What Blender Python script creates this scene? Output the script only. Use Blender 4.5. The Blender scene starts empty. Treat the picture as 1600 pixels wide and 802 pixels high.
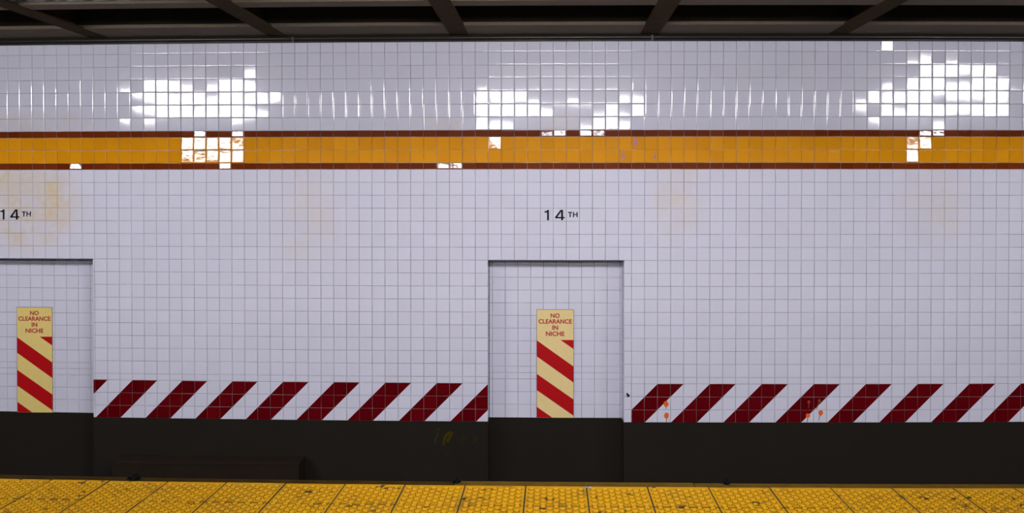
import bpy, bmesh, math, random
from mathutils import Vector, Matrix

random.seed(14)
S = bpy.context.scene
COL = S.collection

# ------------------------------------------------------------------ camera
F_PX, EYE = 1470.0, 1.46
YAW, PITCH, ROLL = 0.0245105, 0.01228668, 0.0001157
cy, sy, cp, sp = math.cos(YAW), math.sin(YAW), math.cos(PITCH), math.sin(PITCH)
fw = Vector((-sy * cp, cy * cp, -sp))
rt = Vector((cy, sy, 0))
up = rt.cross(fw)
rt, up = rt * math.cos(ROLL) + up * math.sin(ROLL), up * math.cos(ROLL) - rt * math.sin(ROLL)
cam_d = bpy.data.cameras.new('camera')
cam = bpy.data.objects.new('camera', cam_d)
COL.objects.link(cam)
m = Matrix((rt, up, -fw)).transposed().to_4x4()
m.translation = (0, 0, EYE)
cam.matrix_world = m
cam_d.sensor_fit = 'HORIZONTAL'
cam_d.sensor_width = 36
cam_d.lens = F_PX / 1600 * 36
cam_d.shift_x = -27.24 / 1600
cam_d.shift_y = -76.28 / 1600
cam_d.clip_start, cam_d.clip_end = 0.05, 100
S.camera = cam

# ------------------------------------------------------------------ light and exposure
S.view_settings.view_transform = 'Standard'
S.view_settings.look = 'None'
S.view_settings.gamma = 1
S.view_settings.use_curve_mapping = False
S.view_settings.exposure = 0.0
W_ = bpy.data.worlds.new('tunnel_air')
S.world = W_
W_.use_nodes = True
W_.node_tree.nodes['Background'].inputs[0].default_value = (0.8, 0.85, 1.0, 1)
W_.node_tree.nodes['Background'].inputs[1].default_value = 0.01
LAMP_STRENGTH = 60.0
LAMP_COLOR = (1.0, 0.97, 0.99)

# ------------------------------------------------------------------ geometry of the place
D = 7.8                       # wall distance
CB = 0.00579773               # lens barrel distortion, built in as a bend of wall and platform
X0, Z0, P = -4.6372785, 0.22336716 + EYE, 0.1080031     # tile grid origin and pitch
ZFLOOR = EYE - 2.76           # trackbed
def bend(x): return CB * (x + .33) ** 2
def wx(u): return X0 + P * u
def wz(v): return Z0 + P * v
def wpt(u, v, d=0.0): # point on the tile wall, d = depth behind its face
    x = wx(u); return Vector((x, D + d + bend(x), wz(v)))
def wnorm(x):
    return Vector((2 * CB * (x + .33), -1, 0)).normalized()
def edge_y(x): return 4.716 - .0068 * x + bend(x)

# lamps over the platform edge: their glow is what the tiles mirror
LAMP_X, LAMP_Y, LAMP_Z, LAMP_LEN, LAMP_H = (-4.7, .13, 5.27), 3.84, 1.205 + EYE, 1.75, .2

LAMPS = [(x, LAMP_Y, LAMP_LEN) for x in LAMP_X]

# ------------------------------------------------------------------ helpers
def lin(c):
    return tuple((v / 255 / 12.92) if v / 255 <= .04045 else ((v / 255 + .055) / 1.055) ** 2.4 for v in c)
def link(name, me, mats, parent=None):
    o = bpy.data.objects.new(name, me)
    for mt in (mats if isinstance(mats, (list, tuple)) else [mats]): me.materials.append(mt)
    COL.objects.link(o)
    if parent is not None: o.parent = parent
    return o
def tag(o, label=None, cat=None, group=None, kind=None):
    if label: o['label'] = label
    if cat: o['category'] = cat
    if group: o['group'] = group
    if kind: o['kind'] = kind
    return o
def empty(name, loc):
    o = bpy.data.objects.new(name, None); o.empty_display_size = .1
    o.location = loc; COL.objects.link(o); return o
class MB:
    """collects polygons; build() links them as ONE mesh object"""
    def __init__(s): s.v, s.f, s.mi, s.uv, s.nrm, s.tint = [], [], [], [], None, None
    def poly(s, pts, mi=0):
        b = len(s.v); s.v += [tuple(p) for p in pts]; s.f.append(list(range(b, b + len(pts)))); s.mi.append(mi)
    def box(s, x0, x1, y0, y1, z0, z1, mi=0):
        b = len(s.v)
        s.v += [(x, y, z) for x in (x0, x1) for y in (y0, y1) for z in (z0, z1)]
        for q in ((0, 1, 3, 2), (4, 6, 7, 5), (0, 4, 5, 1), (2, 3, 7, 6), (0, 2, 6, 4), (1, 5, 7, 3)):
            s.f.append([b + i for i in q]); s.mi.append(mi)
    def sweep(s, prof, xs, yfun, mi=0, caps=True, closed=True):
        """profile of (dy, z) swept along x, following yfun(x)"""
        n = len(prof); b = len(s.v)
        for x in xs:
            for dy, z in prof: s.v.append((x, yfun(x) + dy, z))
        for i in range(len(xs) - 1):
            for j in range(n if closed else n - 1):
                k = (j + 1) % n
                s.f.append([b + i * n + j, b + i * n + k, b + (i + 1) * n + k, b + (i + 1) * n + j]); s.mi.append(mi)
        if caps and closed:
            s.f.append([b + j for j in range(n)][::-1]); s.mi.append(mi)
            s.f.append([b + (len(xs) - 1) * n + j for j in range(n)]); s.mi.append(mi)
    def build(s, name, mats, parent=None, smooth=False, fix=True, bevel=0):
        me = bpy.data.meshes.new(name)
        me.from_pydata(s.v, [], s.f)
        me.polygons.foreach_set('material_index', s.mi)
        if smooth: me.polygons.foreach_set('use_smooth', [True] * len(s.f))
        if fix:
            bm = bmesh.new(); bm.from_mesh(me); bmesh.ops.recalc_face_normals(bm, faces=bm.faces)
            if bevel:
                bmesh.ops.bevel(bm, geom=[e for e in bm.edges], offset=bevel, segments=2, affect='EDGES', profile=.5)
            bm.to_mesh(me); bm.free()
        me.update()
        return link(name, me, mats, parent)
def frange(a, b, n): return [a + (b - a) * i / n for i in range(n + 1)]

class NT:
    """small wrapper for building node materials"""
    def __init__(s, name):
        s.m = bpy.data.materials.new(name); s.m.use_nodes = True
        s.t = s.m.node_tree; s.b = s.t.nodes['Principled BSDF']
    def n(s, typ, **kw):
        nd = s.t.nodes.new(typ)
        for k, v in kw.items():
            if hasattr(nd, k): setattr(nd, k, v)
        return nd
    def l(s, a, b): s.t.links.new(a, b)
    def inp(s, sock, v):
        if isinstance(v, bpy.types.NodeSocket): s.l(v, sock)
        else: sock.default_value = v
    def math(s, op, a, b=None, c=None, clamp=False):
        nd = s.n('ShaderNodeMath', operation=op); nd.use_clamp = clamp
        for i, v in enumerate((a, b, c)):
            if v is not None: s.inp(nd.inputs[i], v)
        return nd.outputs[0]
    def mix(s, f, a, b, blend='MIX'):
        nd = s.n('ShaderNodeMix'); nd.data_type = 'RGBA'; nd.blend_type = blend
        s.inp(nd.inputs[0], f)
        for i, v in ((6, a), (7, b)):
            s.inp(nd.inputs[i], v if isinstance(v, bpy.types.NodeSocket) else (*v[:3], 1))
        return nd.outputs[2]
    def ramp(s, f, a, b):
        nd = s.n('ShaderNodeMapRange'); nd.interpolation_type = 'SMOOTHSTEP'
        s.inp(nd.inputs[0], f); nd.inputs[1].default_value = a; nd.inputs[2].default_value = b
        return nd.outputs[0]
    def noise(s, scale, detail=3, vec=None, rough=.55):
        nd = s.n('ShaderNodeTexNoise'); nd.inputs['Scale'].default_value = scale
        nd.inputs['Detail'].default_value = detail; nd.inputs['Roughness'].default_value = rough
        s.l(vec if vec is not None else s.coord(), nd.inputs['Vector']); return nd.outputs[0]
    def coord(s):
        if not hasattr(s, '_c'): s._c = s.n('ShaderNodeTexCoord').outputs['Object']
        return s._c
    def scaled(s, vec, sc):
        nd = s.n('ShaderNodeMapping'); nd.inputs['Scale'].default_value = sc; s.l(vec, nd.inputs['Vector']); return nd.outputs[0]
    def set(s, color=None, rough=None, metal=None, spec=None):
        if color is not None: s.inp(s.b.inputs['Base Color'], color if isinstance(color, bpy.types.NodeSocket) else (*color[:3], 1))
        if rough is not None: s.inp(s.b.inputs['Roughness'], rough)
        if metal is not None: s.b.inputs['Metallic'].default_value = metal
        if spec is not None: s.b.inputs['Specular IOR Level'].default_value = spec
        return s
    def bump(s, h, strength, dist):
        nd = s.n('ShaderNodeBump'); nd.inputs['Strength'].default_value = strength; nd.inputs['Distance'].default_value = dist
        s.l(h, nd.inputs['Height']); s.l(nd.outputs[0], s.b.inputs['Normal'])

def plain(name, c, rough=.5, var=.15, scale=20, metal=0, bump=0, spec=None):
    t = NT(name); n = t.noise(scale, 4)
    t.set(t.mix(n, tuple(v * (1 - var) for v in c), tuple(v * (1 + var) for v in c)), rough, metal, spec)
    if bump: t.bump(n, bump, .01)
    return t.m

# ------------------------------------------------------------------ materials
WHITE = (.60, .60, .715)
def uv_of(t):
    u = t.n('ShaderNodeUVMap'); u.uv_map = 'tile'
    sep = t.n('ShaderNodeSeparateXYZ'); t.l(u.outputs[0], sep.inputs[0]); return u.outputs[0], sep.outputs[0], sep.outputs[1]
def blob(t, u, v, cu, cv, ru, rv):
    a = t.math('DIVIDE', t.math('SUBTRACT', u, cu), ru); b = t.math('DIVIDE', t.math('SUBTRACT', v, cv), rv)
    d = t.math('ADD', t.math('MULTIPLY', a, a), t.math('MULTIPLY', b, b))
    return t.ramp(d, 1.0, 0.1)
def tint_of(t):
    a = t.n('ShaderNodeAttribute'); a.attribute_name = 'tint'; return a.outputs['Fac']
def stained_white(t, base=WHITE):
    uv, u, v = uv_of(t)
    tint = tint_of(t)
    c = t.mix(tint, tuple(x * .98 for x in base), tuple(min(.9, x * 1.02) for x in base))
    big = t.noise(.35, 3, uv); fine = t.noise(2.2, 4, uv)
    m_ = None
    for cu, cv, ru, rv, k in ((1.2, -2.6, 5.8, 4.4, 1.0), (2, 3.6, 6, 1.2, .35), (52.5, -2.2, 2.6, 4, .42), (72, -2.6, 3.6, 4, .34), (24, -3.5, 3.2, 5.5, .3), (44, 3.4, 3, 1, .4), (34, 3.5, 2.5, .8, .35)):
        b = t.math('MULTIPLY', blob(t, u, v, cu, cv, ru, rv), k)
        m_ = b if m_ is None else t.math('MAXIMUM', m_, b)
    nn = t.ramp(t.math('ADD', t.math('MULTIPLY', big, .6), t.math('MULTIPLY', fine, .4)), .30, .68)
    amt = t.math('MULTIPLY', t.math('MULTIPLY', m_, nn), t.math('ADD', .55, t.math('MULTIPLY', tint, .45)))
    amt = t.math('MULTIPLY', amt, .8)
    return t.mix(amt, c, lin((203, 178, 112))), u, v
t = NT('white_glazed_tile'); c, u, v = stained_white(t); t.set(c, .07); M_WHITE = t.m
# diagonal dark-red striping set into the lowest three courses
t = NT('striped_glazed_tile'); c, u, v = stained_white(t)
def stripe(t, u, v, off):
    s = t.math('SUBTRACT', t.math('SUBTRACT', u, t.math('ADD', v, 19.5)), off)
    s = t.math('SUBTRACT', s, t.math('MULTIPLY', t.math('FLOOR', t.math('DIVIDE', s, 4)), 4))
    return t.math('LESS_THAN', s, 2.0)
right = t.math('GREATER_THAN', u, 45)
st = t.math('ADD', t.math('MULTIPLY', stripe(t, u, v, 0.0), right),
            t.math('MULTIPLY', stripe(t, u, v, 3.02), t.math('SUBTRACT', 1, right)))
edge = t.math('LESS_THAN', t.math('ABSOLUTE', t.math('SUBTRACT', u, 48.6)), .42)
st = t.math('MULTIPLY', st, t.math('SUBTRACT', 1, edge))
tn = tint_of(t)
t.set(t.mix(st, c, t.mix(tn, lin((84, 0, 7)), lin((97, 2, 10)))), .09); M_STRIPE = t.m
def glaze(name, a, b, br, sc=1.4):
    t = NT(name); uv, u, v = uv_of(t)
    n = t.noise(sc, 3, uv, .6)
    col = t.mix(tint_of(t), a, b)
    t.set(t.mix(t.math('MULTIPLY', t.noise(6, 2, uv), .25), col, tuple(x * .8 for x in a)), .075)
    t.bump(n, br, .01)
    return t.m
M_YELLOW = glaze('yellow_glazed_tile', (.66, .268, .004), (.75, .315, .007), .15, 1.9)
M_BROWN = glaze('brown_glazed_tile', (.130, .020, .003), (.175, .032, .006), .12, 1.7)
t = NT('tile_grout'); uv, u, v = uv_of(t)
t.set(t.mix(t.ramp(t.noise(.55, 4, uv), .38, .66), (.16, .145, .13), (.36, .34, .36)), .9); M_GROUT = t.m
t = NT('black_painted_base'); n = t.noise(2.2, 5); n2 = t.noise(9, 4, t.scaled(t.coord(), (1, 1, .25)))
t.set(t.mix(n2, t.mix(n, (.0065, .006, .0042), (.0135, .012, .009)), (.012, .008, .005)), .9, None, .2); M_BASE = t.m
t = NT('grimy_concrete'); n = t.noise(5, 6); n2 = t.noise(60, 4, t.scaled(t.coord(), (.4, 1, 1)))
t.set(t.mix(n, t.mix(n2, (.055, .043, .030), (.185, .152, .12)), (.13, .10, .067)), .9, None, .25); t.bump(n2, .5, .01); M_CONC = t.m
t = NT('pocket_shade'); n = t.noise(4, 5)
t.set(t.mix(n, (.006, .005, .0035), (.019, .015, .010)), .95, None, .2); M_SHADE = t.m  # near-black colour holds the shade of the ceiling pockets and upper ledge face
t = NT('rough_cast_concrete'); n = t.noise(30, 6, t.scaled(t.coord(), (.5, 1, 1))); n3 = t.noise(1.2, 2)
t.set(t.mix(t.ramp(n, .35, .7), (.03, .03, .032), (.22, .22, .235)), .85); t.bump(n, 1.0, .03); M_ROUGH = t.m
t = NT('brown_painted_steel'); n = t.noise(8, 5)
t.set(t.mix(n, (.024, .0145, .004), (.056, .036, .014)), .85, None, .06); M_STEEL = t.m
t = NT('yellow_tactile_paver')
ws = t.noise(5.5, 5, None, .6); wf = t.noise(11, 4, None, .62); wb = t.noise(1.1, 3)
dirt = t.math('MULTIPLY', t.ramp(ws, .48, .70), .55)
chip = t.math('MULTIPLY', t.ramp(wf, .615, .635), t.ramp(wb, .40, .50))
cc = t.mix(t.noise(40, 2), (.36, .184, .0006), (.44, .226, .001))
cc = t.mix(dirt, cc, (.115, .058, .010)); cc = t.mix(chip, cc, (.016, .016, .010))
t.set(cc, .7, None, .08); M_PAVER = t.m
t = NT('chipped_yellow_dome')  # domes set lighter than the paver ground, with black chips
ws = t.noise(5.5, 5, None, .6); wf = t.noise(11, 4, None, .62); wb = t.noise(1.1, 3)
chip = t.math('MULTIPLY', t.ramp(wf, .64, .66), t.ramp(wb, .40, .50))
cc = t.mix(t.math('MULTIPLY', t.ramp(ws, .48, .70), .2), t.mix(t.noise(40, 2), (.45, .23, .001), (.54, .28, .0015)), (.30, .15, .008))
t.set(t.mix(chip, cc, (.016, .016, .010)), .55, None, .15); M_DOME = t.m
M_FOOT = plain('dome_foot_shade', (.125, .064, .002), .9, .75, 9, spec=.05)  # dark rings put the domes' shading into the paver colour
M_JOINT = plain('paver_joint', (.012, .010, .006), .95)
M_BOARD = plain('worn_brown_timber', (.075, .043, .006), .95, .5, 14, spec=.03)
M_BOARD2 = plain('grimy_brown_timber', (.028, .016, .003), .95, .7, 9, spec=.03)
M_CLUMP = plain('black_grime', (.004, .004, .0035), .95, .5, 60, spec=.1)
M_FLOOR = plain('platform_concrete', (.30, .29, .28), .7, .2, 6)
M_BACK = plain('grey_station_wall', (.35, .35, .37), .6, .15, 3)
M_CEIL = plain('grey_ceiling_paint', (.22, .22, .22), .8, .2, 4)
M_PIPE = plain('black_cable_jacket', (.020, .019, .017), .32, .3, 15)
M_SIGNEDGE = plain('dark_sign_edge', (.05, .055, .065), .5)
M_CREAM = plain('cream_sign_face', (.74, .575, .27), .45, .06, 30, spec=.15)
M_CREAM2 = plain('yellowed_sign_face', (.71, .555, .19), .45, .06, 30, spec=.15)
M_SRED = plain('red_sign_print', (.40, .0035, .006), .45, .05, 30, spec=.15)
M_LRED = plain('red_sign_lettering', (.40, .030, .045), .45, .05, 30, spec=.15)
M_BLACK = plain('black_lettering', (.003, .0035, .005), .6, .1, 30, spec=.08)
M_BOX = plain('dull_brown_box_paint', (.0135, .0085, .005), .9, .35, 7, spec=.15)
M_ORANGE = plain('orange_paint', (.72, .115, .008), .4, .35, 90)
M_DRIP = plain('faded_rust_drip', (.36, .10, .09), .5, .2, 90)
M_FAINT = plain('faded_orange_paint', (.20, .035, .006), .5, .3, 90)
M_TAG = plain('faded_yellow_spray', (.044, .034, .001), .9, .6, 25, spec=.05)
M_PURPLE = plain('purple_marker', (.42, .16, .36), .5, .2, 60)
M_HOUSING = plain('white_enamel', (.75, .75, .75), .4, .03, 10)
t = NT('lit_diffuser'); t.set((.9, .9, .9), .4)
t.b.inputs['Emission Color'].default_value = (*LAMP_COLOR, 1); t.b.inputs['Emission Strength'].default_value = LAMP_STRENGTH
M_LENS = t.m

# ------------------------------------------------------------------ tile wall
# how each tile is set: F/M/L/l = its whole / lower three quarters / lower half / lower quarter
# catches the lamp, V/U/u = the upper part does; keyed by (course, column)
CODES = {}
def codes(r, s):
    for w in s.split():
        i = int(''.join(ch for ch in w if ch.isdigit())); CODES[(r, i)] = w[-1]
codes(9, '68F')
codes(8, '70l 71L 73l')
codes(7, '19L 71M 72F 73F 74U 75F 76F')
codes(6, '9l 11F 12F 13M 14L 16L 17F 18F 19M 37l 68L 70F 71F 72F 73L 74L 75F 76F 77F')
codes(5, '10u 11U 12F 13M 14M 15F 16L 17F 18F 19M 20F 21U 37F 38V 39F 40U 41l 44l 48L 49L 66l 67F 68M 69M 70F 71F 72u 73U 74U 75U 76V 77V')
codes(4, '10u 11U 12F 13F 14F 15M 16F 17F 18F 19M 20L 37F 38F 39F 40F 41F 42L 46l 47F 48l 49F 66u 68M 69L 70F 71F 72F 73U 74U 75V 76F 77F')
codes(3, '9u 11u 18u 37F 38L 39L 45l 46M 47F 48L 72L 67u')
codes('bt', '15F 18F 42l 43M 45M 46l 72L 71M')
codes('y1', '14F 15F 16M 17U 18l 38U 71F 70l')
codes('y0', '14u 15l 16u 17M 18F 70V')
codes('bb', '17F 34M 35U')
codes('bb', '5F')

class Tiles:
    def __init__(s): s.v, s.f, s.mi, s.n, s.t, s.uv = [], [], [], [], [], []
    def quad(s, idx, mi): s.f.append(idx); s.mi.append(mi)
    def tile(s, p, n, ex, ez, w, h, mi, uvr, gap=.0028, tilt=None, warp=.0016):
        """glazed tile, face centre p, unit axes ex, ez, normal n, size w x h; bullnosed rim"""
        tn = (tilt or n).normalized()
        tint = random.random()
        b = len(s.v)
        def put(a, c, depth, nrm):
            q = p + ex * a + ez * c
            lift = -((ex * a + ez * c).dot(tn)) / max(.2, n.dot(tn))
            q = q + n * (lift - depth)
            s.v.append(tuple(q)); s.n.append(tuple(nrm)); s.t.append(tint)
            s.uv.append((uvr[0] + (uvr[2] - uvr[0]) * (a / w + .5), uvr[1] + (uvr[3] - uvr[1]) * (c / h + .5)))
        W2, H2 = w / 2 - gap / 2, h / 2 - gap / 2
        CS = ((-1, -1), (1, -1), (1, 1), (-1, 1))
        RINGS = ((.0120, 0, 0), (.0012, .0006, .40), (.0003, .0014, 1.0), (0.0, .0065, 1.35))
        RX, RB, RT = .0095, .0100, .0028      # cushion of the side, lower and upper edges
        cn = []
        for sx, sz in CS:
            cn.append((tn + ex * random.gauss(sx * warp * .8, warp) + ez * random.gauss(sz * warp * .5, warp)).normalized())
            put(sx * (W2 - min(.25 * w, RX)), sz * (H2 - min(.25 * h, RT if sz > 0 else RB)), 0, cn[-1])
        s.quad([b, b + 1, b + 2, b + 3], mi)
        for k, out in enumerate((-ez, ex, ez, -ex)):      # rounded rim, one strip per side
            k2 = (k + 1) % 4
            g = len(s.v)
            for inset, dep, ang in RINGS:
                if k == 0 and ang == .40: ang = .16     # lower edges slope more gently
                for kk in (k, k2):
                    sx, sz = CS[kk]
                    put(sx * (W2 - min(inset, .25 * w, RX)), sz * (H2 - min(inset, .25 * h, RT if sz > 0 else RB)), dep, cn[kk] if ang == 0 else (tn * math.cos(ang) + out * math.sin(ang)).normalized())
            for r in range(len(RINGS) - 1):
                s.quad([g + 2 * r, g + 2 * r + 2, g + 2 * r + 3, g + 2 * r + 1], mi)
        # mortar bed behind the tile
        g = len(s.v)
        for sx, sz in ((-1, -1), (1, -1), (1, 1), (-1, 1)):
            q = p + ex * (sx * w / 2) + ez * (sz * h / 2) - n * .0050
            s.v.append(tuple(q)); s.n.append(tuple(n)); s.t.append(tint)
            s.uv.append((uvr[0] if sx < 0 else uvr[2], uvr[1] if sz < 0 else uvr[3]))
        s.quad([g, g + 1, g + 2, g + 3], 0)
    def build(s, name, mats, label):
        me = bpy.data.meshes.new(name); me.from_pydata(s.v, [], s.f)
        me.polygons.foreach_set('material_index', s.mi)
        me.polygons.foreach_set('use_smooth', [True] * len(s.f))
        uvl = me.uv_layers.new(name='tile')
        li = [0] * len(me.loops); me.loops.foreach_get('vertex_index', li)
        flat = []
        for i in li: flat += s.uv[i]
        uvl.data.foreach_set('uv', flat)
        a = me.attributes.new('tint', 'FLOAT', 'POINT'); a.data.foreach_set('value', s.t)
        me.update()
        me.normals_split_custom_set_from_vertices(s.n)
        o = link(name, me, mats)
        return tag(o, label, kind='structure')

CAM = Vector((0, 0, EYE))
def tile_normal(p, n, code, band):
    """the lean a tile was set with: decides whether it mirrors a lamp to where the photographer stood"""
    d = (p - CAM).normalized()
    r = d - n * (2 * d.dot(n))
    if r.y > -.05: return n
    best = None
    for lx, ly, ln in LAMPS:
        tt = (ly + .1 - p.y) / r.y
        nat = p + r * tt
        dx = max(0, abs(nat.x - lx) - ln / 2); dz = nat.z - LAMP_Z
        key = math.hypot(dx, dz) / (p.y - ly)
        if best is None or key < best[0]: best = (key, lx, ly + .1, ln / 2, nat)
    _, lx, YL, hl, nat = best
    sc = (p.y - YL) / 3.9
    if code:
        off = {'F': 0, 'M': .25, 'L': .5, 'l': .78, 'V': -.25, 'U': -.5, 'u': -.78}[code] * LAMP_H
        tx = max(lx - hl + .06, min(lx + hl - .06, nat.x))
        T = Vector((tx, YL, LAMP_Z + off + random.uniform(-.01, .01)))
    else:
        jit = .07 * sc
        T = nat + Vector((random.gauss(0, jit), 0, random.gauss(0, jit * .7)))
        if band: T.z -= .20
        if abs(T.x - lx) < hl + .16 * sc and abs(T.z - LAMP_Z) < LAMP_H * .5 + .11 * sc:
            dz = LAMP_H * .5 + (.12 + random.uniform(0, .05)) * sc
            T.z = LAMP_Z + (dz if nat.z > LAMP_Z - .02 else -dz)
    return ((CAM - p).normalized() + (T - p).normalized()).normalized()

EXn = lambda x: Vector((1, 2 * CB * (x + .33), 0)).normalized()
EZ = Vector((0, 0, 1))
VTOP = 9.8
COURSES = [(9, 9.8, 9, 1)] + [(k, k + 1, k, 1) for k in range(8, 2, -1)] + [(2.5, 3, 'bt', 3), (1.5, 2.5, 'y1', 2), (.5, 1.5, 'y0', 2), (0, .5, 'bb', 3)] \
    + [(-k - 1, -k, -k - 1, 1) for k in range(0, 16)] + [(-16.5, -16, 'h', 1), (-17.5, -16.5, 's2', 4), (-18.5, -17.5, 's1', 4), (-19.47, -18.5, 's0', 4)]
NICHES = [(-3.6, 6.86), (37.97, 48.42)]
NDEP = .16
U0, U1 = -28, 108
tw = Tiles()
def lay(tw, u0, u1, v0, v1, mi, code, dep=0.0, uo=0.0, vo=0.0):
    if u1 - u0 < .04: return
    uc, vc = (u0 + u1) / 2, (v0 + v1) / 2
    p = wpt(uc, vc, dep); n = wnorm(p.x)
    tl = tile_normal(p, n, code, mi in (2, 3)) if dep == 0 and v0 > -1.5 else (n + Vector((random.gauss(0, .003), 0, random.gauss(0, .003)))).normalized()
    tw.tile(p, n, EXn(p.x), EZ, (u1 - u0) * P, (v1 - v0) * P, mi, (u0, v0, u1, v1), tilt=tl)
for v0, v1, key, mi in COURSES:
    for i in range(U0, U1):
        a, b = i, i + 1
        if v1 <= -6.99:
            pieces = [(a, b)]
            for n0, n1 in NICHES:
                out = []
                for x, y in pieces:
                    if y <= n0 or x >= n1: out.append((x, y)); continue
                    if x < n0: out.append((x, n0))
                    if y > n1: out.append((n1, y))
                pieces = out
            for x, y in pieces: lay(tw, x, y, v0, v1, mi, None)
        else:
            lay(tw, a, b, v0, v1, mi, CODES.get((key, i)))
MT = [M_GROUT, M_WHITE, M_YELLOW, M_BROWN, M_STRIPE]
tw.build('wall_back', MT, 'white tiled track wall with an orange-yellow band and dark red diagonal striping')

for k, (n0, n1) in enumerate(NICHES):
    tn_ = Tiles()
    off = .22 if k else .9
    us = [n0] + [x for x in (math.floor(n0) + off + j * 1.0 for j in range(0, 14)) if n0 + .08 < x < n1 - .08] + [n1]
    vs = [-7, -7.45] + [-7.45 - j for j in range(1, 9)] + [-15.95, -16.45, -17.45, -18.45, -19.5]
    for a, b in zip(us, us[1:]):
        for vt, vb in zip(vs, vs[1:]): lay(tn_, a, b, vb, vt, 1, None, NDEP)
    for un, sgn in ((n0, 1), (n1, -1)):       # jambs, one bullnosed tile deep
        vs2 = [-7 - j for j in range(10)] + [-16.5, -17.5, -18.5, -19.47]
        for vt, vb in zip(vs2, vs2[1:]):
            sk = .011 if (k and sgn < 0) else 0.0      # this jamb leans in a little
            c0 = wpt(un, (vt + vb) / 2, NDEP / 2 + .001) + Vector((-sgn * .001 + sgn * sk / 2, 0, 0))
            ax = Vector((sk * sgn, NDEP, 0)).normalized() * sgn
            nj = ax.cross(EZ)
            tn_.tile(c0, nj, ax, EZ, NDEP, (vt - vb) * P, 1, (un, vb, un + 1, vt), gap=.004)
    uu = n0
    while uu < n1 - .01:                       # soffit
        ue = min(n1, math.floor(uu + 1.0001)); pc = wpt((uu + ue) / 2, -7, NDEP / 2 + .001) + Vector((0, 0, .0035))
        tn_.tile(pc, Vector((0, 0, -1)), Vector((1, 0, 0)), Vector((0, 1, 0)), (ue - uu) * P, NDEP, 1, (uu, -7, ue, -6), gap=.004); uu = ue
    tn_.build('wall_niche', MT, ('white tiled niche cut off by the left edge of the picture', 'white tiled shallow niche to the right of the middle')[k])

# black painted foot of the wall, stepping back into the niches
mb = MB()
us = sorted(set([U0 + j * 2 for j in range(69)] + [n for a in NICHES for n in a]))
zt, zb = wz(-19.47), ZFLOOR
for a, b in zip(us, us[1:]):
    d = NDEP if any(n0 - .001 <= a and b <= n1 + .001 for n0, n1 in NICHES) else 0.0
    A, B = wpt(a, 0, d - .0005), wpt(b, 0, d - .0005)
    mb.poly([(A.x, A.y, zb), (B.x, B.y, zb), (B.x, B.y, zt), (A.x, A.y, zt)])
    mb.poly([(A.x, A.y, zt), (B.x, B.y, zt), (B.x, B.y + .03, zt), (A.x, A.y + .03, zt)])
for un in [n for a in NICHES for n in a]:
    A, B = wpt(un, 0, -.0005), wpt(un, 0, NDEP)
    mb.poly([(A.x, A.y, zb), (B.x, B.y, zb), (B.x, B.y, zt), (A.x, A.y, zt)])
tag(mb.build('wall_base', M_BASE, fix=False), 'black painted foot of the track wall below the tiles', kind='structure')

XA, XB = wx(U0), wx(U1)
XS = frange(XA, XB, 40)
yw = lambda x: D + bend(x)
# wall above the tiles, haunch at the wall head, rough girder face nearer the camera
ZB = EYE + 1.335             # underside level of the steel
mb = MB(); mb.sweep([(0.0, wz(VTOP)), (.25, wz(VTOP)), (.25, ZB + .9), (0.0, ZB + .9)], XS, yw)
tag(mb.build('trim_1', M_BASE), 'black strip of wall above the tile', kind='structure')
mb = MB(); mb.sweep([(-.43, ZB + .004), (-.43, ZB + .03), (-.002, ZB + .03), (-.002, ZB + .004)], XS, yw)
mb.sweep([(-.425, ZB + .03), (-.36, ZB + .55), (-.002, ZB + .55), (-.002, ZB + .03)], XS, yw, 1)
tag(mb.build('trim_2', [M_CONC, M_SHADE]), 'grimy concrete ledge running along the wall head', kind='structure')
yg = lambda x: 6.63 + bend(x)
mb = MB(); mb.sweep([(-.175, ZB + .006), (-.175, ZB + .13), (0, ZB + .13), (0, ZB + .006)], XS, yg)
mb.sweep([(-.19, ZB + .024), (-.19, ZB + .6), (-.02, ZB + .6), (-.02, ZB + .024)], XS, yg, 1)
tag(mb.build('trim_3', [M_CONC, M_ROUGH]), 'rough grey concrete girder along the top edge of the picture', kind='structure')
mb = MB(); mb.sweep([(-9.5, ZB + .55), (-9.5, ZB + .75), (.2, ZB + .75), (.2, ZB + .55)], XS, yw)
tag(mb.build('ceiling', M_SHADE), 'ceiling above the track, coloured dark with the pocket shade', kind='structure')
mb = MB(); mb.sweep([(-13, ZB + .16), (-13, ZB + .3), (-.1, ZB + .3), (-.1, ZB + .16)], XS, edge_y)
tag(mb.build('ceiling_platform', M_CEIL), 'grey ceiling slab over the platform behind the camera', kind='structure')

# girder added over the platform, out of view: shades the upper tiles from the lamps farther back
mb = MB(); mb.sweep([(-2.25, 2.37), (-2.25, ZB + .17), (-1.95, ZB + .17), (-1.95, 2.37)], XS, edge_y)
tag(mb.build('trim_4', M_CEIL), 'unseen grey girder added behind the lamps to shade the upper tiles', kind='structure')

# steel cross beams
BL = [(-3.9, 'leftmost dark steel ceiling beam, slanting out of the upper left corner'),
      (-2.37, 'dark steel ceiling beam second from the left, above the left light reflection'),
      (-.851, 'broad looking dark steel ceiling beam just left of the middle'),
      (.722, 'dark steel ceiling beam just right of the middle, above the niche side'),
      (2.27, 'rightmost dark steel ceiling beam, slanting up to the right')]
for xl, lab in BL:
    o = empty('ceiling_beam', (xl + .078, 7.3, ZB)); tag(o, lab, 'beam', 'steel cross beams under the ceiling')
    y1 = yw(xl) - .003; y0 = 4.9
    w = .155
    def bar(x0, x1, z0, z1, name):
        q = MB(); q.box(x0 - w / 2, x1 - w / 2, y0 - 7.3, y1 - 7.3, z0, z1)
        return q.build(name, M_STEEL, o, bevel=.003)
    bar(0, w, 0, .016, 'bottom_flange'); bar(w / 2 - .006, w / 2 + .006, .014, .30, 'web'); bar(0, w, .298, .314, 'top_flange')

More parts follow.
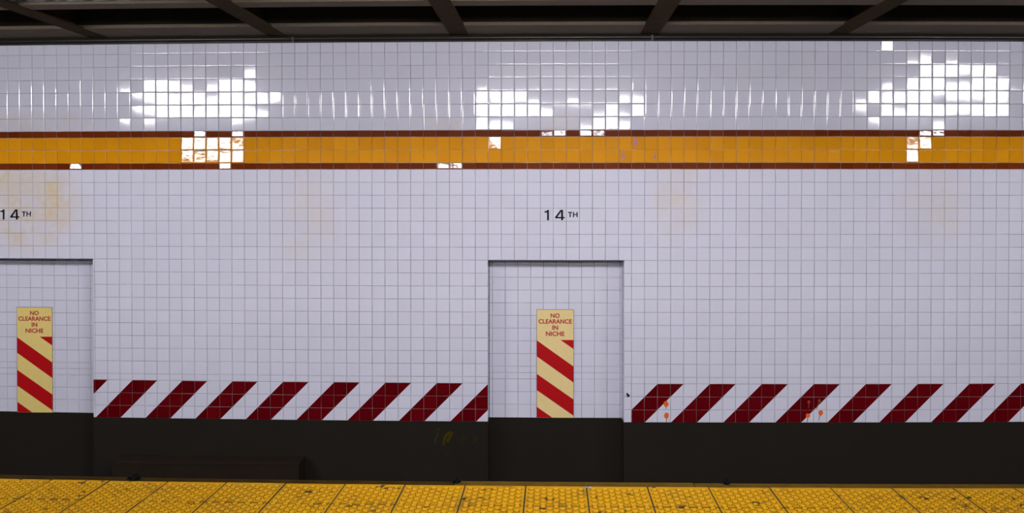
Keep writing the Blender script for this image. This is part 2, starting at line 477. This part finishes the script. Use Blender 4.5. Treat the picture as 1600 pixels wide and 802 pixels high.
# cable along the wall head, on small clips
cb = empty('cable_run', (0, D, wz(VTOP) + .03)); tag(cb, 'black cable running along the top of the tiles', 'cable')
mb = MB(); r0 = .013
mb.sweep([(-.016 + r0 * math.cos(a), r0 * math.sin(a)) for a in frange(0, 2 * math.pi, 10)[:-1]], frange(XA, XB, 80), lambda x: bend(x))
mb.build('cable', M_PIPE, cb, smooth=True)
mb = MB(); mb.sweep([(-.012 + .006 * math.cos(a), -.022 + .006 * math.sin(a)) for a in frange(0, 2 * math.pi, 8)[:-1]], frange(XA, XB, 80), lambda x: bend(x))
mb.build('thin_cable', M_PIPE, cb, smooth=True)
for x in (-2.16, .82):
    q = MB(); y = bend(x); q.box(x - .009, x + .009, y - .031, y, -.028, .016); q.build('clip', M_PIPE, cb)

# ------------------------------------------------------------------ platform
XP0, PP = -.134 - .305 * 12, .305
xs_p = [XP0 + PP * k for k in range(0, 25)]
def pav(x, t): return (x, edge_y(x) - t)
mb = MB()
for a, b in zip(xs_p, xs_p[1:]):
    for row in range(2):
        g = .0036
        t0, t1 = row * .305 + (0 if row == 0 else .004), (row + 1) * .305 - .004
        c = [pav(a + g, t0), pav(b - g, t0), pav(b - g, t1), pav(a + g, t1)]
        zj = random.uniform(-.0008, .0008)
        mb.poly([(x, y, zj) for x, y in c])
        for i in range(4):
            p0, p1 = c[i], c[(i + 1) % 4]
            mb.poly([(*p0, zj), (*p0, -.012), (*p1, -.012), (*p1, zj)], 1)
        for ri in range(9):
            for ci in range(5):
                dx = .030 + ci * .061 + (.0305 if ri % 2 else 0)
                tt = (.050 if row == 0 else .319) + ri * .0292
                if dx > PP - .016: dx -= PP; 
                if dx < .014: continue
                cx, cyy = pav(a + dx, tt)
                base = len(mb.v); N = 10
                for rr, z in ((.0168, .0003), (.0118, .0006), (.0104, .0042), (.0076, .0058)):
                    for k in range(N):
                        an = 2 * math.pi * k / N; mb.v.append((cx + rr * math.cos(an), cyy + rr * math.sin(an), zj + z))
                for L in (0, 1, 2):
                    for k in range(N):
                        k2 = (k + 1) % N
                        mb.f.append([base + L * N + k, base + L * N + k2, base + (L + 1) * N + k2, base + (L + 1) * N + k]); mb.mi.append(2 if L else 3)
                mb.f.append([base + 3 * N + k for k in range(N)]); mb.mi.append(2)
xs_f = frange(xs_p[0], xs_p[-1], 20)
mb.sweep([(0.0, -.004), (0.0, -.05), (-.61, -.05), (-.61, -.004)], xs_f, edge_y, 1)
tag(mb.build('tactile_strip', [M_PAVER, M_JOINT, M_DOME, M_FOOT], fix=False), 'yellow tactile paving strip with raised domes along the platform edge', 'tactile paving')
mb = MB(); mb.sweep([(-.61, 0), (-.61, -.05), (-.004, -.05), (-.004, -1.3), (-13, -1.3), (-13, 0)], frange(XA, XB, 40), edge_y)
tag(mb.build('floor', M_FLOOR), 'concrete platform behind the yellow strip', kind='structure')
mb = MB(); mb.sweep([(-3.4, ZFLOOR - .1), (-3.4, ZFLOOR), (.2, ZFLOOR), (.2, ZFLOOR - .1)], XS, yw)
tag(mb.build('floor_track', M_BASE), 'dark trackbed', kind='structure')
mb = MB(); mb.sweep([(-13.2, 0), (-13.0, 0), (-13.0, ZB + .3), (-13.2, ZB + .3)], XS, edge_y)
tag(mb.build('wall_front', M_BACK), 'station wall behind the camera', kind='structure')

# timber rubbing boards beyond the yellow strip
for x0, x1, mt, z, lab in ((-3.7, -2.172, M_BOARD2, -.004, 'short grimy timber edge board at the left end of the platform edge'),
                           (-2.168, -.503, M_BOARD2, -.006, 'long dark timber edge board left of the joint near the niche'),
                           (-.497, .716, M_BOARD, -.002, 'clean brown timber edge board in front of the niche, between two joints'),
                           (.722, 3.5, M_BOARD, -.004, 'brown timber edge board at the right end of the platform edge')):
    mb = MB(); mb.sweep([(.002, z - .14), (.002, z), (.080, z), (.090, z - .008), (.090, z - .14)], frange(x0, x1, 12), edge_y)
    tag(mb.build('rubbing_board', mt), lab, 'edge board', 'timber boards along the platform edge')
for cx, yo, sx, lab in ((-2.16, .045, .032, 'small black clump of grime on the timber board at left'),
                        (-.487, .055, .020, 'small black clump of grime on the board joint left of the niche'),
                        (.885, .072, .015, 'small dark clump of grime on the edge board right of the niche')):
    bm = bmesh.new(); bmesh.ops.create_icosphere(bm, subdivisions=3, radius=1)
    for vv in bm.verts:
        k = 1 + .35 * math.sin(vv.co.x * 5 + 1) * math.cos(vv.co.z * 6) + random.uniform(-.12, .12)
        vv.co = Vector((vv.co.x * sx * k, vv.co.y * .022 * k, max(-.3, vv.co.z) * .022 * k))
    me = bpy.data.meshes.new('grime_clump'); bm.to_mesh(me); bm.free()
    o = link('grime_clump', me, M_CLUMP); o.location = (cx, edge_y(cx) + yo, .0); tag(o, lab, 'debris', 'grime clumps on the edge boards')

# scrap of litter lying at the platform edge
e = empty('litter_scrap', (.178, edge_y(.178) - .026, .001)); tag(e, 'tiny pale blue scrap of litter on the yellow strip below the niche', 'litter')
q = MB(); pz = [(-.020, 0), (-.012, .006), (.002, .004), (.012, .008), (.021, .002), (.014, -.006), (0, -.003), (-.011, -.007)]
q.poly([(a, b, .004 + .003 * math.sin(k * 2.1)) for k, (a, b) in enumerate(pz)]); q.poly([(a, b, .0005) for a, b in pz][::-1])
for k in range(8):
    (a, b), (c, d_) = pz[k], pz[(k + 1) % 8]
    q.poly([(a, b, .0005), (c, d_, .0005), (c, d_, .004 + .003 * math.sin(((k + 1) % 8) * 2.1)), (a, b, .004 + .003 * math.sin(k * 2.1))])
q.build('paper', plain('pale_blue_paper', (.20, .24, .33), .6), e, fix=False)

# low brown box at the foot of the wall
bx = empty('equipment_box', (-2.83, yw(-2.83) - .14, ZFLOOR)); tag(bx, 'long low dull brown box against the black foot of the wall', 'box')
hb = EYE - 2.17 - ZFLOOR
mb = MB(); mb.box(-.77, .77, -.12, .085, 0, hb - .03); mb.build('body', M_BOX, bx, bevel=.004)
mb = MB(); mb.box(-.7705, .7705, -.1205, .0855, hb - .0305, hb); mb.build('lid', M_BOX, bx, bevel=.006)

# ------------------------------------------------------------------ signs in the niches
def text_mesh(s, height, width, bold):
    cu = bpy.data.curves.new('lettering', 'FONT'); cu.body = s; cu.size = 1; cu.offset = bold; cu.resolution_u = 4
    ob = bpy.data.objects.new('tmp', cu); COL.objects.link(ob)
    dg = bpy.context.evaluated_depsgraph_get(); dg.update()
    me = bpy.data.meshes.new_from_object(ob.evaluated_get(dg))
    bpy.data.objects.remove(ob); bpy.data.curves.remove(cu)
    xs = [v_.co.x for v_ in me.vertices]; ys = [v_.co.y for v_ in me.vertices]
    x0, x1, y0, y1 = min(xs), max(xs), min(ys), max(ys)
    out = [((v_.co.x - (x0 + x1) / 2) / (x1 - x0) * width, (v_.co.y - (y0 + y1) / 2) / (y1 - y0) * height) for v_ in me.vertices]
    fs = [list(p.vertices) for p in me.polygons]
    bpy.data.meshes.remove(me)
    return out, fs
SW, SH = .309, .915
def clip(poly, ymax):       # keep y <= ymax (y runs downwards)
    out = []
    for i in range(len(poly)):
        a, b = poly[i], poly[(i + 1) % len(poly)]
        if a[1] <= ymax: out.append(a)
        if (a[1] <= ymax) != (b[1] <= ymax):
            t_ = (ymax - a[1]) / (b[1] - a[1]); out.append((a[0] + (b[0] - a[0]) * t_, ymax))
    return out
def make_sign(uc, vtop, face, rot, label):
    p = wpt(uc, vtop, NDEP)
    e = empty('warning_sign', (p.x, p.y - .003, p.z - SH)); e.rotation_euler = (0, rot, 0)
    tag(e, label, 'sign', 'niche clearance signs')
    q = MB(); q.box(-SW / 2 - .003, SW / 2 + .003, -.006, .001, -.002, SH + .003); q.build('backing', M_SIGNEDGE, e)
    q = MB(); q.box(-SW / 2, SW / 2, -.008, -.005, 0, SH); q.build('face', face, e)
    def xy(fx, fy): return ((fx - .5) * SW, (1 - fy) * SH)
    H = 748.
    polys = [[(.645, .278), (1, .278), (1, .361)]]
    for l0, l1, r0, r1 in ((.283, .432, .523, .672), (.594, .745, .829, .980), (.900, 1.055, 1.135, 1.29)):
        polys.append(clip([(0, l0), (1, r0), (1, r1), (0, l1)], .999))
    for pl in polys:
        q = MB(); q.poly([(xy(a, b)[0], -.0086, xy(a, b)[1]) for a, b in pl])
        q.poly([(xy(a, b)[0], -.0075, xy(a, b)[1]) for a, b in pl][::-1])
        q.build('stripe', M_SRED, e, fix=False)
    for s, c, hh, w_ in (('NO', .0535, .042, .250), ('CLEARANCE', .107, .042, .915), ('IN', .164, .042, .160), ('NICHE', .221, .042, .510)):
        vs_, fs_ = text_mesh(s, hh * SH, w_ * SW, .03)
        me = bpy.data.meshes.new('lettering')
        me.from_pydata([(x, -.0090, y + (1 - c) * SH) for x, y in vs_], [], fs_)
        link('lettering', me, M_LRED, e)['label'] = 'red lettering reading ' + s
make_sign(43.15, -10.98, M_CREAM, 0.0, 'cream and red striped warning sign in the niche right of the middle')
make_sign(1.30, -11.02, M_CREAM2, 0.0, 'yellowed red striped warning sign in the niche at the left edge')

# ------------------------------------------------------------------ 14TH lettering on the tiles
def stroke_poly(q, pts, y=-.0012):
    pass
ONE = [[(.355, .08), (.355, .92), (.215, .92), (.215, .40), (.215, .40)]]
def glyph(parent, name, u0, polys, lab):
    q = MB()
    for pl in polys:
        for yy, rev in ((-.0030, False), (.0, True)):
            pts = []
            for a, b in pl:
                w_ = wpt(u0 + a, -3 - b, 0); pts.append((w_.x - parent.location.x, w_.y + yy - parent.location.y, w_.z - parent.location.z))
            q.poly(pts[::-1] if rev else pts)
    return q.build(name, M_BLACK, parent, fix=False)
G1 = [[(.52, .92), (.66, .92), (.66, .12), (.55, .12), (.52, .17)], [(.32, .33), (.52, .33), (.52, .17), (.45, .215), (.32, .225)]]
G4 = [[(.60, .92), (.745, .92), (.745, .12), (.60, .12)],
      [(.14, .775), (.875, .775), (.875, .665), (.14, .665)],
      [(.14, .665), (.31, .665), (.61, .245), (.60, .12), (.55, .12)]]
GT = [[(.125, .355), (.445, .355), (.445, .275), (.125, .275)], [(.245, .685), (.335, .685), (.335, .355), (.245, .355)]]
GH = [[(.505, .685), (.59, .685), (.59, .28), (.505, .28)], [(.78, .685), (.865, .685), (.865, .28), (.78, .28)], [(.59, .515), (.78, .515), (.78, .44), (.59, .44)]]
for u0, du, lab in ((42, 0, 'black 14TH lettering on the white tiles above the niche right of the middle'),
                    (-1, .03, 'black 14TH lettering on stained tiles, cut off by the left edge')):
    e = empty('station_lettering', wpt(u0 + 1.5, -4)); tag(e, lab, 'lettering', 'station name lettering on the wall')
    glyph(e, 'numeral_one', u0 + du, G1, None); glyph(e, 'numeral_four', u0 + 1 + du, G4, None)
    glyph(e, 'letter_t', u0 + 2, GT, None); glyph(e, 'letter_h', u0 + 2, GH, None)

# ------------------------------------------------------------------ small marks on the wall
def flat(name, parent, mat, pts, d=-.0022, org=None):
    """thin skin of paint on the wall; pts in tile units (u, v)"""
    q = MB(); org = org or Vector((0, 0, 0))
    q.poly([wpt(a, b, d) - org for a, b in pts]); q.poly([wpt(a, b, -.0004) - org for a, b in pts][::-1])
    n = len(pts)
    for i in range(n):
        a, b = pts[i], pts[(i + 1) % n]
        q.poly([wpt(*a, d) - org, wpt(*a, -.0004) - org, wpt(*b, -.0004) - org, wpt(*b, d) - org])
    return q.build(name, mat, parent, fix=False)
def blob_pts(u, v, ru, rv, rag=.12, n=22, tail=0):
    out = []
    for k in range(n):
        a = 2 * math.pi * k / n; r = 1 + random.uniform(-rag, rag)
        vv = rv * math.sin(a) * r
        if tail and math.sin(a) < -.85: vv -= tail
        out.append((u + ru * math.cos(a) * r, v + vv))
    return out
def splat(u, v, ru, rv, mat, drip, lab):
    e = empty('paint_splat', wpt(u, v)); tag(e, lab, 'paint splat', 'orange paint splats on the striped tiles')
    flat('blotch', e, mat, blob_pts(u, v, ru, rv), -.0024, e.location)
    if drip:
        du, dv = drip
        pts = [(u - .035, v - rv * .6), (u + .035, v - rv * .6), (u + du * .6 + .03, v + dv * .6), (u + du + .02, v + dv), (u + du - .02, v + dv), (u + du * .6 - .03, v + dv * .6)]
        flat('drip', e, M_DRIP if mat is M_ORANGE else M_FAINT, pts, -.0018, e.location)
splat(51.66, -18.02, .19, .22, M_ORANGE, (0, -.40), 'orange paint splat beside the first right-hand stripe, upper one')
splat(51.70, -18.92, .18, .22, M_ORANGE, (0, -.54), 'orange paint splat beside the first right-hand stripe, lower one')
splat(62.55, -18.92, .16, .17, M_ORANGE, (-.06, -.54), 'orange paint splat on the edge of the fourth right-hand stripe')
splat(63.52, -18.70, .18, .20, M_ORANGE, (-.15, -.62), 'orange paint splat on white between the fourth and fifth right-hand stripes')
splat(62.62, -17.88, .11, .13, M_FAINT, (-.04, -.50), 'faint orange splat inside the fourth right-hand stripe')
splat(63.44, -17.78, .12, .12, M_FAINT, (-.25, -.66), 'faint orange splat at the slanted edge of the fourth right-hand stripe')
# little black remnant of a fitting on the niche corner
e = empty('broken_bracket', wpt(48.72, -17.35)); tag(e, 'small broken black bracket on the tile right of the niche', 'bracket')
q = MB()
pts = [(-.09, .14), (-.03, .17), (.02, .12), (.03, .05), (.11, .04), (.17, -.02), (.10, -.09), (.0, -.15), (-.07, -.13), (-.03, -.04), (-.10, .02)]
f0 = [wpt(48.72 + a, -17.35 + b, -.010) - e.location for a, b in pts]; f1 = [wpt(48.72 + a, -17.35 + b, 0) - e.location for a, b in pts]
q.poly(f0)
for i in range(len(pts)):
    j = (i + 1) % len(pts); q.poly([f0[i], f1[i], f1[j], f0[j]])
q.build('stub', M_CLUMP, e, fix=False)
# purple scrawl on the yellow band
e = empty('marker_scrawl', wpt(49.4, 1.4)); tag(e, 'purple marker scrawl on the yellow band above the niche corner', 'graffiti')
for pts in ([(48.2, 1.36), (48.3, 1.34), (48.48, 1.0), (48.4, .82), (48.18, .72), (48.36, 1.0)], [(49.22, 2.38), (49.34, 2.36), (49.46, 2.06), (49.36, 1.84), (49.2, 1.72)],
            [(50.86, 1.3), (50.9, 1.28), (50.8, 1.04), (50.88, .78), (50.72, .84), (50.68, 1.06)]):
    flat('pen_mark', e, M_PURPLE, pts, -.0024, e.location)
# faded yellow spray on the black foot of the wall
e = empty('spray_tag', wpt(35, -21.2)); tag(e, 'faded yellow spray tag on the black wall foot left of the niche', 'graffiti')
def ribbon(pl, w_):
    q = MB()
    for (a, b), (c, d_) in zip(pl, pl[1:]):
        n_ = Vector((-(d_ - b), c - a)).normalized() * w_ / 2
        q.poly([wpt(x, y, -.003) - e.location for x, y in ((a - n_.x, b - n_.y), (c - n_.x, d_ - n_.y), (c + n_.x, d_ + n_.y), (a + n_.x, b + n_.y))])
    q.build('spray_stroke', M_TAG, e, fix=False)
def zp(px, py): return (31.93 + px / 6.68 / 20.35, -19.08 - (py / 6.68) / 20.0)
for pl, w_ in (([(300, 125), (302, 145)], .16), ([(295, 165), (285, 200), (270, 240), (265, 280)], .1),
               ([(440, 160), (400, 175), (370, 210), (352, 260), (360, 295)], .22), ([(440, 160), (432, 195), (405, 235), (390, 265)], .24),
               ([(545, 290), (560, 210), (590, 240)], .05), ([(670, 280), (690, 200), (705, 270)], .05),
               ([(380, 380), (420, 408)], .06), ([(670, 400), (685, 412)], .07)):
    ribbon([zp(*p_) for p_ in pl], w_)

# ------------------------------------------------------------------ fluorescent fixtures over the platform edge (just above the frame), and an added fill row behind
def fixture(x, y, z, lab, ln=LAMP_LEN):
    e = empty('fluorescent_fixture', (x, y, z)); tag(e, lab, 'lamp', 'fluorescent fixtures over the platform')
    q = MB(); q.box(-ln / 2 - .03, ln / 2 + .03, -.11, .11, LAMP_H / 2, LAMP_H / 2 + .06); q.build('housing', M_HOUSING, e, bevel=.005)
    q = MB(); q.box(-ln / 2, ln / 2, -.10, .10, -LAMP_H / 2, LAMP_H / 2); q.build('diffuser', M_LENS, e)
    for sx in (-1, 1):
        q = MB(); q.box(sx * (ln / 2 + .015) - .015, sx * (ln / 2 + .015) + .015, -.105, .105, -LAMP_H / 2 - .005, LAMP_H / 2 + .0)
        q.build('end_cap', M_HOUSING, e)
        q = MB(); q.box(sx * ln * .35 - .012, sx * ln * .35 + .012, -.012, .012, LAMP_H / 2 + .06, ZB + .16 - z); q.build('hanger', M_HOUSING, e)
for x, lab in zip(LAMP_X, ('fluorescent lamp above the left of the platform edge', 'fluorescent lamp above the middle of the platform edge', 'fluorescent lamp above the right of the platform edge')):
    fixture(x, LAMP_Y, LAMP_Z, lab)
for x, w_ in ((-5.4, 'far left'), (-1.8, 'middle left'), (1.8, 'middle right'), (5.4, 'far right')):  # unseen second row, added to brighten the wall below the band
    fixture(x, -1.5, 2.79, 'unseen fluorescent lamp added as fill along the platform middle, ' + w_ + ' one', 1.4)
